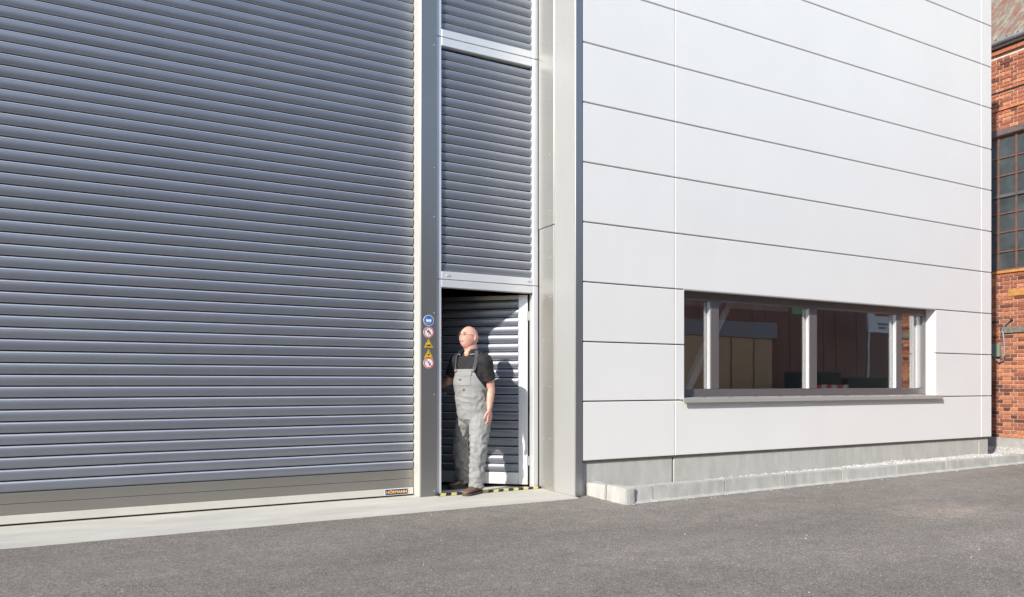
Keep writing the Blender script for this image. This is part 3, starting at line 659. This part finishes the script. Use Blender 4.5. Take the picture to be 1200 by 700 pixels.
# ------------------------------------------------------------------ across the yard (seen only as reflections in glass and slats)
YO = -12.0
opp = thing('timber_warehouse', 'long dark brown boarded warehouse across the yard, reflected in the strip window', 'building', (10, YO, 0))
M_BOARD = mat('dark_boards', (0.27, 0.14, 0.105), .85, var=.3, vscale=3, stretch=(6, 6, .4)); M_BEIGE = mat('beige_gate', (0.60, 0.43, 0.25), .8, var=.12)
MB().box(-26, 26, -8, -.02, 0, 5.6).build('wall', M_BOARD, opp)
for i in range(60): MB().box(-12 + i * .62, -12 + i * .62 + .60, -.019, 0.0 + .006 * (i % 3), 0.3, 5.6).build('board', M_BOARD, opp)
MB().box(-26.3, 26.3, -8.3, .25, 5.61, 5.8).build('roof', M_JOINT, opp)
g0 = seen_in_glass(803, 400, YO).x - 10; g1 = seen_in_glass(903, 400, YO).x - 10
MB().box(g0 - 2, g1, .022, .07, .05, 2.75).build('gate', M_BEIGE, opp); MB().box(g0 - 2.2, g1 + .2, .022, .12, 2.76, 3.3).build('gate_rail', mat('grey_rail', (.30, .30, .30), .7), opp)
for i in range(4): MB().box(g1 - .9 - i * 1.1, g1 - .86 - i * 1.1, .071, .09, .06, 2.74).build('gate_seam', M_BOARD, opp)
s0 = seen_in_glass(1017, 362, YO + 1.2); s1 = seen_in_glass(1046, 391, YO + 1.2)
sg = thing('sign_board', 'white sign board with red band on posts across the yard, mirrored in the window', 'sign', ((s0.x + s1.x) / 2, YO + 1.2, 0))
hw = abs(s1.x - s0.x) / 2
MB().box(-hw, hw, -.03, .03, s1.z, s0.z).build('board', mat('board_white', (.78, .76, .76), .6), sg)
dz = s0.z - s1.z
MB().box(-hw * .55, hw * .75, .031, .036, s0.z - dz * .30, s0.z - dz * .10).build('band', mat('board_red', (.5, .03, .04), .6), sg)
for r_, (a, b) in enumerate(((-.3, .7), (-.2, .35))): MB().box(hw * a, hw * b, .031, .036, s1.z + dz * (.32 - .16 * r_), s1.z + dz * (.40 - .16 * r_)).build('text_bar', mat('board_grey', (.2, .2, .2), .6), sg)
for x in (-hw * .8, hw * .8): MB().tube([(x, -.06, 0), (x, -.06, s0.z)], .04, 8).build('post', M_ZINC, sg)
tr = seen_in_glass(975, 455, YO + 2.2)
tl = thing('flatbed_trailer', 'dark flatbed trailer with red and white rear bar parked across the yard', 'trailer', (tr.x, YO + 2.2, 0))
MB().cbox(-1.9, 2.4, -.9, .9, .75, .92, .02).build('bed', M_DARK, tl)
for x in (-1.2, 1.4):
    for y in (-.85, .85):
        MB().tube([(x, y - .12, .38), (x, y + .12, .38)], .38, 24).build('wheel', M_RUBBER, tl)
for i in range(6): MB().box(-1.9 + i * .25, -1.9 + i * .25 + .245, .91, .93, .95, 1.12).build('marker_board', mat('marker_red', (.6, .04, .02), .5) if i % 2 == 0 else W_SIGN, tl)
MB().cbox(-1.5, -.4, -.7, .7, .93, 1.55, .05).build('load', mat('dark_load', (.06, .07, .065), .8), tl); MB().cbox(-.2, 1.9, -.7, .7, .93, 1.35, .05).build('load', mat('green_load', (.05, .065, .045), .8), tl)
MB().cbox(-1.75, -1.5, .6, .8, .55, .7, .02).build('tail_lamp', mat('lamp_orange', (.7, .25, .03), .4), tl)

# ------------------------------------------------------------------ the man in the doorway
person = thing('person', 'bald man in grey bib overalls and black polo shirt standing in the open doorway', 'person', (-0.92, 0.72, 0.0))
PO = Vector(person.location)
def P(px, py, Y): return onY(px, py, Y) - PO
FW = Vector((-0.84, -0.54, 0)).normalized(); LF = Vector((-FW.y, FW.x, 0)); LF = LF if LF.y < 0 else -LF     # facing; his left
Z3 = Vector((0, 0, 1))
def crom(pts, sub=5):                       # smooth a list of (pos, ra, rb)
    out = []
    for i in range(len(pts) - 1):
        p0, p1, p2, p3 = pts[max(i - 1, 0)], pts[i], pts[i + 1], pts[min(i + 2, len(pts) - 1)]
        for k in range(sub):
            t = k / sub
            def h(a, b, c, d): return 0.5 * ((2 * b) + (c - a) * t + (2 * a - 5 * b + 4 * c - d) * t * t + (3 * b - a - 3 * c + d) * t ** 3)
            out.append((h(p0[0], p1[0], p2[0], p3[0]), h(p0[1], p1[1], p2[1], p3[1]), h(p0[2], p1[2], p2[2], p3[2])))
    out.append(pts[-1]); return out
def limb(mb, pts, lat, n=18, sub=5):        # closed tapering limb with elliptical sections (ra along lat, rb across)
    pts = crom([(Vector(p), a, b) for p, a, b in pts], sub); V = []
    for i, (p, ra, rb_) in enumerate(pts):
        t = (pts[min(i + 1, len(pts) - 1)][0] - pts[max(i - 1, 0)][0]).normalized()
        u = (lat - t * lat.dot(t)).normalized(); w_ = t.cross(u)
        V += [p + u * (ra * math.cos(2 * math.pi * k / n)) + w_ * (rb_ * math.sin(2 * math.pi * k / n)) for k in range(n)]
    m = len(pts); Fs = [(i * n + k, i * n + (k + 1) % n, (i + 1) * n + (k + 1) % n, (i + 1) * n + k) for i in range(m - 1) for k in range(n)]
    mb.add(V + [pts[0][0], pts[-1][0]], Fs + [(k, m * n, (k + 1) % n) for k in range(n)] + [((m - 1) * n + k, (m - 1) * n + (k + 1) % n, m * n + 1) for k in range(n)], True)
def fuse(mb, name, material, voxel, parent, smooth=4, disp=None):
    me = mb.mesh(name + '_raw', 180); o = bpy.data.objects.new('tmp', me); C.objects.link(o)
    r = o.modifiers.new('r', 'REMESH'); r.mode = 'VOXEL'; r.voxel_size = voxel
    q_ = o.modifiers.new('s', 'SMOOTH'); q_.factor = 0.5; q_.iterations = smooth
    bpy.context.view_layer.update()
    out = bpy.data.meshes.new_from_object(o.evaluated_get(bpy.context.evaluated_depsgraph_get())); bpy.data.objects.remove(o)
    if disp:
        ns = [v.normal.copy() for v in out.vertices]
        for v, n_ in zip(out.vertices, ns): v.co += n_ * disp(v.co)
    for p in out.polygons: p.use_smooth = True
    out.materials.clear(); out.name = name
    return link(name, out, material, parent)
SKIN = mat('skin', (0.64, 0.35, 0.265), 0.45, var=0.14, vscale=16, spec=0.4, bump=.05, bscale=150)
POLO = mat('black_polo', (0.017, 0.016, 0.017), 0.85, var=0.2, vscale=20, bump=.15, bscale=400)
GREY = mat('grey_workwear', (0.285, 0.285, 0.28), 0.9, var=0.07, vscale=10, bump=.25, bscale=300, fine=(350, .08))
GREYD = mat('grey_workwear_dark', (0.10, 0.10, 0.105), 0.85, var=0.1)
SHOE = mat('brown_leather', (0.145, 0.085, 0.058), 0.6, var=0.25, vscale=18, bump=.2)
SOLE = mat('shoe_sole', (0.08, 0.06, 0.05), 0.8)

# torso sections: height -> centre, half width, half depth
TS = [(P(556, 489, .745), .185, .140), (P(555.5, 476, .735), .190, .150), (P(554.5, 463, .72), .192, .158), (P(553.5, 450, .705), .192, .156), (P(553, 438, .69), .196, .142),
      (P(552.5, 426, .685), .202, .124), (P(552.5, 418, .685), .178, .104), (P(552.5, 412, .685), .105, .080)]
NECK = P(552, 413, .68); HEAD = P(549.5, 396.5, .675)
SHL = P(568, 423, .535); SHR = P(536, 423, .835)
ELL = P(575, 455, .55); WRL = P(573.5, 480, .50)
ELR = P(526.5, 447, .95); WRR = P(516, 451, 1.12)
HPL = P(563, 484, .665); HPR = P(547, 484, .87); KNL = P(560.5, 528, .60); ANL = P(558.5, 566, .655)
KNR = P(540, 525, 1.06); ANR = P(541, 562, 1.20)

body = MB()
limb(body, [(c, a * .9, b * .9) for c, a, b in TS[2:]], LF)
limb(body, [(P(552, 424, .69), .075, .075), (NECK, .072, .074), (P(551, 406, .675), .068, .074), (HEAD - Z3 * .02, .055, .066)], LF)
for sh, el, wr, s in ((SHL, ELL, WRL, 1), (SHR, ELR, WRR, -1)):
    limb(body, [(sh + (P(552, 425, .685) - sh) * .25, .06, .06), (sh, .062, .060), ((sh + el) / 2, .053, .050), (el, .045, .044), (el + (wr - el) * .35, .046, .042), (el + (wr - el) * .75, .035, .032), (wr, .030, .024)], FW)
body.ell(TS[6][0] + FW * .080 + Z3 * .028, (.034, .034, .040), 14, 10)
limb(body, [(HPL + Z3 * .05, .07, .07), (HPL - Z3 * .1, .05, .05), (KNL, .045, .045), (ANL, .04, .04), (ANL - Z3 * .05, .03, .03)], LF)
limb(body, [(HPR + Z3 * .05, .07, .07), (HPR - Z3 * .1, .05, .05), (KNR, .045, .045), (ANR, .04, .04), (ANR - Z3 * .05, .03, .03)], LF)
# hands: palm, four fingers, thumb leaving the side of the palm
def hand(mb, wr, down, thumb_dir, palm_n):
    d = down.normalized(); tdir = (thumb_dir - d * thumb_dir.dot(d)).normalized(); pn = d.cross(tdir); pn = pn if pn.dot(palm_n) > 0 else -pn
    limb(mb, [(wr - d * .02, .028, .022), (wr + d * .02, .032, .018), (wr + d * .055, .041, .017), (wr + d * .088, .040, .014), (wr + d * .098, .034, .011)], tdir)
    for i, (off, ln) in enumerate(((.030, .070), (.010, .078), (-.010, .073), (-.029, .058))):
        b = wr + d * .085 + tdir * off; f1 = (d + tdir * off * 2.0).normalized()
        k1 = b + f1 * ln * .42; k2 = k1 + (f1 * .9 + pn * .45).normalized() * ln * .33; k3 = k2 + (f1 * .7 + pn * .75).normalized() * ln * .25
        limb(mb, [(b, .0095, .0095), (k1, .0092, .0092), (k2, .0082, .0082), (k3, .0062, .0062)], tdir, 10, 3)
    b = wr + d * .025 + tdir * .028; k1 = b + (d * .7 + tdir * .65 + pn * .25).normalized() * .042; k2 = k1 + (d * .95 + tdir * .2 + pn * .25).normalized() * .03; k3 = k2 + d * .02 + pn * .01
    limb(mb, [(b, .014, .014), (k1, .0115, .0115), (k2, .010, .010), (k3, .007, .007)], tdir, 10, 3)
hand(body, WRL, Vector((-.03, -.02, -1)), FW, -LF)
hand(body, WRR, (WRR - ELR), Z3, -FW)
# head
HF = (Vector((-0.93, -0.37, 0.02))).normalized(); HL = Z3.cross(HF).normalized(); HU = HF.cross(HL).normalized(); HL = HL if HL.y < 0 else -HL
tilt = Matrix.Rotation(R(13), 3, HL) @ Matrix.Identity(3)
if (tilt @ HF).z < HF.z: tilt = Matrix.Rotation(R(-13), 3, HL)
roll = Matrix.Rotation(R(4), 3, HF)
HF2, HL2, HU2 = (roll @ tilt @ HF), (roll @ tilt @ HL), (roll @ tilt @ HU)
def hp(f, l, u): return HEAD + HF2 * f + HL2 * l + HU2 * u
def g(x, s): return math.exp(-(x / s) ** 2)
nu, nv = 64, 48; V = []
for j in range(nv + 1):
    th_ = math.pi * j / nv
    for i in range(nu):
        ph = 2 * math.pi * i / nu; df, dl, du = math.sin(th_) * math.cos(ph), math.sin(th_) * math.sin(ph), math.cos(th_)
        f, l_, u = df * .108, dl * .086, du * .124
        f -= .006 * (1 if df < 0 else 0) * max(0, du)                      # cranium
        if u < 0:
            t = min(1, -u / .122); l_ *= 1 - .15 * t * t; 
            if df > 0: f += .012 * t * df
            else: f *= 1 - .30 * t
        if df > 0:
            fr = df ** 1.5
            f += fr * (.026 * g(l_, .013) * g(u + .022, .020) + .012 * g(l_, .010) * g(u - .002, .018))          # nose
            f += fr * (.007 * g(l_, .045) * g(u - .030, .012))                                                   # brow
            f -= fr * .011 * (g(l_ - .031, .016) + g(l_ + .031, .016)) * g(u - .010, .013)                       # sockets
            f += fr * .006 * (g(l_ - .040, .018) + g(l_ + .040, .018)) * g(u + .022, .018)                       # cheeks
            f += fr * (.006 * g(l_, .024) * g(u + .056, .007) + .006 * g(l_, .022) * g(u + .070, .006) - .005 * g(l_, .024) * g(u + .063, .003))   # lips
            f += fr * .010 * g(l_, .024) * g(u + .098, .016)                                                     # chin
        V.append(hp(f, l_, u))
body.add(V, [(j * nu + i, j * nu + (i + 1) % nu, (j + 1) * nu + (i + 1) % nu, (j + 1) * nu + i) for j in range(nv) for i in range(nu)], True)
for s in (1, -1):
    rot = Matrix((HF2, HL2 * s, HU2)).transposed() @ Matrix.Rotation(R(20 * 1), 3, 'Z')
    body.ell(hp(-.012, .087 * s, -.004), (.019, .009, .033), 14, 10, rot); body.ell(hp(-.008, .083 * s, -.024), (.010, .008, .014), 10, 8, rot)
bo = fuse(body, 'body', SKIN, 0.0045, person, 2)
for s in (1, -1):
    e = MB().ell(hp(.0975, .031 * s, .008), (.011, .012, .0045), 12, 8, Matrix((HF2, HL2, HU2)).transposed()); e.build('eye', mat('eye_dark', (.05, .035, .03), .3), bo)
    MB().tube([hp(.109, .016 * s, .026), hp(.108, .032 * s, .031), hp(.098, .047 * s, .025)], .0035, 6).build('eyebrow', mat('brow_hair', (.33, .20, .13), .9), bo)
MB().tube([hp(.108, -.022, -.060), hp(.1155, -.010, -.0625), hp(.1165, 0, -.063), hp(.1155, .010, -.0625), hp(.108, .022, -.060)], .0032, 6).build('mouth', mat('lip', (.27, .09, .08), .6), bo)
gl = MB()
for s in (1, -1):
    ring = [hp(.121 - .02 * (abs(.033 + .025 * math.cos(t)) / .058) ** 2, s * (.033 + .025 * math.cos(t)), .004 + .017 * math.sin(t)) for t in [2 * math.pi * k / 20 for k in range(21)]]
    gl.tube(ring, .0014, 5); gl.tube([hp(.103, .058 * s, .010), hp(.05, .086 * s, .010), hp(-.005, .090 * s, .008)], .0016, 5)
gl.tube([hp(.121, -.009, .008), hp(.123, 0, .010), hp(.121, .009, .008)], .0014, 5)
gl.build('glasses', mat('glasses_wire', (.16, .14, .13), .35, metal=.6), person)

# polo shirt
def cloth(a, sc, st=(1, 1, 1)): return lambda c: a * noise.noise(Vector((c.x * sc * st[0], c.y * sc * st[1], c.z * sc * st[2]))) + a * .6 * noise.noise(Vector((c.x * sc * 2.3, c.y * sc * 2.3, c.z * sc * 2.3 * st[2])))
polo = MB()
limb(polo, [(TS[2][0], .165, .13), (TS[3][0], .185, .150)] + [(c, a, b) for c, a, b in TS[4:-1]] + [(P(552.5, 411, .683), .090, .086)], LF)
for sh, el in ((SHL, ELL), (SHR, ELR)):
    inn = P(552, 426, .685)
    limb(polo, [(sh + (inn - sh) * .45 + Z3 * .0, .088, .080), (sh, .086, .078), (sh + (el - sh) * .35, .076, .072), (sh + (el - sh) * .72, .074, .070)], FW)
fuse(polo, 'polo_shirt', POLO, .007, person, 5, cloth(.007, 9, (1, 1, 1.6)))
# collar: two leaves round the neck with a pale edge line
cb = MB(); ce = MB(); V = []; W_ = []
for k in range(25):
    a = R(28) + (2 * math.pi - 2 * R(28)) * k / 24; dr = FW * math.cos(a) + LF * math.sin(a)
    c0 = P(552, 409, .682); op = .5 * (1 + math.cos(a))
    top = c0 + dr * (.083 + .004 * op) + Z3 * (.008 - .016 * op); bot = c0 + dr * (.108 + .022 * op) - Z3 * (.030 + .035 * op)
    V += [top, bot, bot - Z3 * .004 - dr * .006, top - dr * .006]; W_.append(bot + dr * .002)
cb.add(V, [(4 * i + a_, 4 * i + 4 + a_, 4 * i + 4 + (a_ + 1) % 4, 4 * i + (a_ + 1) % 4) for i in range(24) for a_ in range(4)], True); col_o = cb.build('collar', POLO, person)
ce.tube(W_, .0028, 5); ce.build('collar_edge', mat('collar_white', (.7, .7, .7), .7), col_o)

# overalls
def crease(c):
    z = c.z; k = 1.0
    if z < .62: k = 1.6
    w = z * 8 + (c.x + c.y) * 9; a = noise.noise(Vector((c.x * 7, c.y * 7, w))); b = 1 - abs(noise.noise(Vector((c.x * 9 + z * 5, c.y * 9, z * 11 - c.x * 8)))) * 2; e = noise.noise(Vector((c.x * 26, c.y * 26, z * 30)))
    b2 = 1 - abs(noise.noise(Vector((c.x * 6 - z * 9, c.y * 6, z * 13 + c.x * 10 + 5)))) * 2.4
    return k * (.0040 * a + .0066 * max(b, -.2) + .0050 * max(b2, -.3) + .0012 * e - .006) - (.004 * max(0, 1 - abs(z - 1.1) / .02))
ov = MB()
limb(ov, [(TS[0][0] - Z3 * .10, .06, .05), (TS[0][0] - Z3 * .05, .135, .11), (TS[0][0], .188, .148), (TS[1][0], .200, .160), (TS[2][0], .202, .168), (TS[2][0] * .3 + TS[3][0] * .7, .200, .166)], LF)
limb(ov, [(HPL + Z3 * .06, .100, .11), (HPL - Z3 * .06, .119, .124), (HPL + (KNL - HPL) * .5, .106, .110), (KNL, .088, .094), (KNL + (ANL - KNL) * .5, .083, .088), (ANL, .077, .084), (ANL - Z3 * .048, .080, .090), (ANL - Z3 * .056, .06, .07)], LF)
limb(ov, [(HPR + Z3 * .06, .100, .11), (HPR - Z3 * .06, .114, .118), (HPR + (KNR - HPR) * .5, .102, .106), (KNR, .086, .092), (KNR + (ANR - KNR) * .5, .080, .086), (ANR, .077, .084), (ANR - Z3 * .046, .080, .090), (ANR - Z3 * .054, .06, .07)], LF)
ovo = fuse(ov, 'overalls', GREY, .005, person, 5, crease)
# bib follows the chest
def chest(z, ang, off):                     # point on the torso surface at height z
    for i in range(len(TS) - 1):
        z0, z1 = TS[i][0].z, TS[i + 1][0].z
        if z0 <= z <= z1 or i == len(TS) - 2:
            t = (z - z0) / (z1 - z0); c = TS[i][0].lerp(TS[i + 1][0], t); a = TS[i][1] * (1 - t) + TS[i + 1][1] * t; b = TS[i][2] * (1 - t) + TS[i + 1][2] * t; break
    return Vector((c.x, c.y, z)) + FW * ((b + off) * math.cos(ang)) + LF * ((a + off) * math.sin(ang))
def shell(name, fn, nu_, nv_, thick, material, parent):
    V = [fn(i / nu_, j / nv_, o) for o in (0, thick) for j in range(nv_ + 1) for i in range(nu_ + 1)]; n = nu_ + 1; m = n * (nv_ + 1); Fs = []
    for j in range(nv_):
        for i in range(nu_):
            a = j * n + i; Fs += [(a, a + 1, a + n + 1, a + n), (m + a + n, m + a + n + 1, m + a + 1, m + a)]
    bd = [i for i in range(n)] + [j * n + nu_ for j in range(1, nv_ + 1)] + [nv_ * n + i for i in range(nu_ - 1, -1, -1)] + [j * n for j in range(nv_ - 1, 0, -1)]
    Fs += [(bd[k], bd[(k + 1) % len(bd)], m + bd[(k + 1) % len(bd)], m + bd[k]) for k in range(len(bd))]
    return MB().add(V, Fs, True).build(name, material, parent, 60)
BZ0, BZ1 = 1.085, 1.300
def bib_fn(u, v, o):
    z = BZ0 + (BZ1 - BZ0) * v; half = R(78) * (1 - v) ** 1.6 + R(31) * (1 - (1 - v) ** 1.6)
    w_ = .004 * noise.noise(Vector((u * 5, v * 5, 1)))
    return chest(z, (2 * u - 1) * half, .005 + .009 * min(1, v * 3.5) + o + w_)
shell('bib', bib_fn, 28, 16, .006, GREY, ovo)
shell('bib_pocket', lambda u, v, o: chest(1.135 + .115 * v, (2 * u - 1) * R(22), .0205 + o), 14, 8, .004, GREY, ovo)
shell('pocket_flap', lambda u, v, o: chest(1.236 + .034 * v - .012 * (1 - abs(2 * u - 1)) * (1 - v), (2 * u - 1) * R(24), .026 + o), 14, 4, .003, GREY, ovo)
shell('bib_hem', lambda u, v, o: chest(1.284 + .017 * v, (2 * u - 1) * R(32), .0205 + o), 18, 3, .003, GREY, ovo)
shell('logo_patch', lambda u, v, o: chest(1.185 + .018 * v, R(-10) + (2 * u - 1) * R(5), .0255 + o), 4, 2, .001, GREYD, ovo)
shell('waist_band', lambda u, v, o: chest(1.080 + .022 * v, 2 * math.pi * u, .0115 + o), 48, 3, .003, GREY, ovo)
shell('side_opening', lambda u, v, o: chest(.965 + .13 * v, R(70) + (2 * u - 1) * R(4) - R(10) * v, .020 + o), 4, 8, .002, GREYD, ovo)
for s in (1, -1):
    pts = [chest(1.268, s * R(28), .022), chest(1.33, s * R(32), .017), chest(1.42, s * R(38), .014)]
    top = P(552, 414.5, .685) + LF * (s * .098) + FW * .03 + Z3 * .022
    back = P(552, 416, .685) + LF * (s * .085) - FW * .06 + Z3 * .016
    line = crom([(p, 0, 0) for p in pts + [pts[-1].lerp(top, .55) + Z3 * .018 + FW * .012, top, back, chest(1.36, math.pi - s * R(22), .012), chest(1.2, math.pi, .012)]], 5); V = []
    for i, (p, _, _) in enumerate(line):
        t = (line[min(i + 1, len(line) - 1)][0] - line[max(i - 1, 0)][0]).normalized(); nrm = (p - (P(552, 428, .685) if p.z > 1.33 else TS[4][0])); nrm = (nrm - t * nrm.dot(t)).normalized(); w_ = t.cross(nrm) * .017
        V += [p - w_, p + w_, p + w_ + nrm * .004, p - w_ + nrm * .004]
    sm2 = MB(); sm2.add(V, [(4 * i + a_, 4 * i + 4 + a_, 4 * i + 4 + (a_ + 1) % 4, 4 * i + (a_ + 1) % 4) for i in range(len(line) - 1) for a_ in range(4)], False)
    st_ = sm2.build('strap', GREYD if True else GREY, ovo)
    bk = chest(1.285, s * R(29), .028); MB().ell(bk, (.011, .011, .016), 10, 6).build('buckle', mat('buckle_grey', (.3, .3, .3), .4, metal=.6), st_)
# shoes
def shoe(an, dirv):
    d = dirv.normalized(); l_ = Z3.cross(d); gz_ = .008 - PO.z; base = Vector((an.x, an.y, 0)); up = MB(); so_ = MB()
    prof = [(-.075, .028, .055), (-.06, .036, .085), (-.02, .040, .100), (.04, .043, .088), (.09, .048, .066), (.14, .051, .052), (.185, .046, .042), (.212, .030, .030), (.222, .012, .018)]
    V = []; n = 16
    for x, w_, h in prof:
        for k in range(n):
            a = 2 * math.pi * k / n; cz = math.sin(a); V.append(base + d * x + l_ * (w_ * math.cos(a)) + Z3 * (gz_ + .018 + (h * .5 * (1 + cz)) * 1.0))
    m = len(prof); up.add(V, [(i * n + k, i * n + (k + 1) % n, (i + 1) * n + (k + 1) % n, (i + 1) * n + k) for i in range(m - 1) for k in range(n)] + [tuple(range(n))[::-1], tuple(range((m - 1) * n, m * n))], True)
    out = [(x, w_ + .004) for x, w_, h in prof]; ol = [(x, w_) for x, w_ in out] + [(x, -w_) for x, w_ in out[::-1]]
    V = [base + d * x + l_ * w_ + Z3 * (gz_ + z) for z in (0, .024) for x, w_ in ol]; k2 = len(ol)
    so_.add(V, [tuple(range(k2))[::-1], tuple(range(k2, 2 * k2))] + [(i, (i + 1) % k2, k2 + (i + 1) % k2, k2 + i) for i in range(k2)])
    o = up.build('shoe', SHOE, person, 80); so_.build('sole', SOLE, o)
shoe(ANL + FW * .0, Vector((-.86, -.50, 0))); shoe(ANR, Vector((-.80, -.45, 0)))
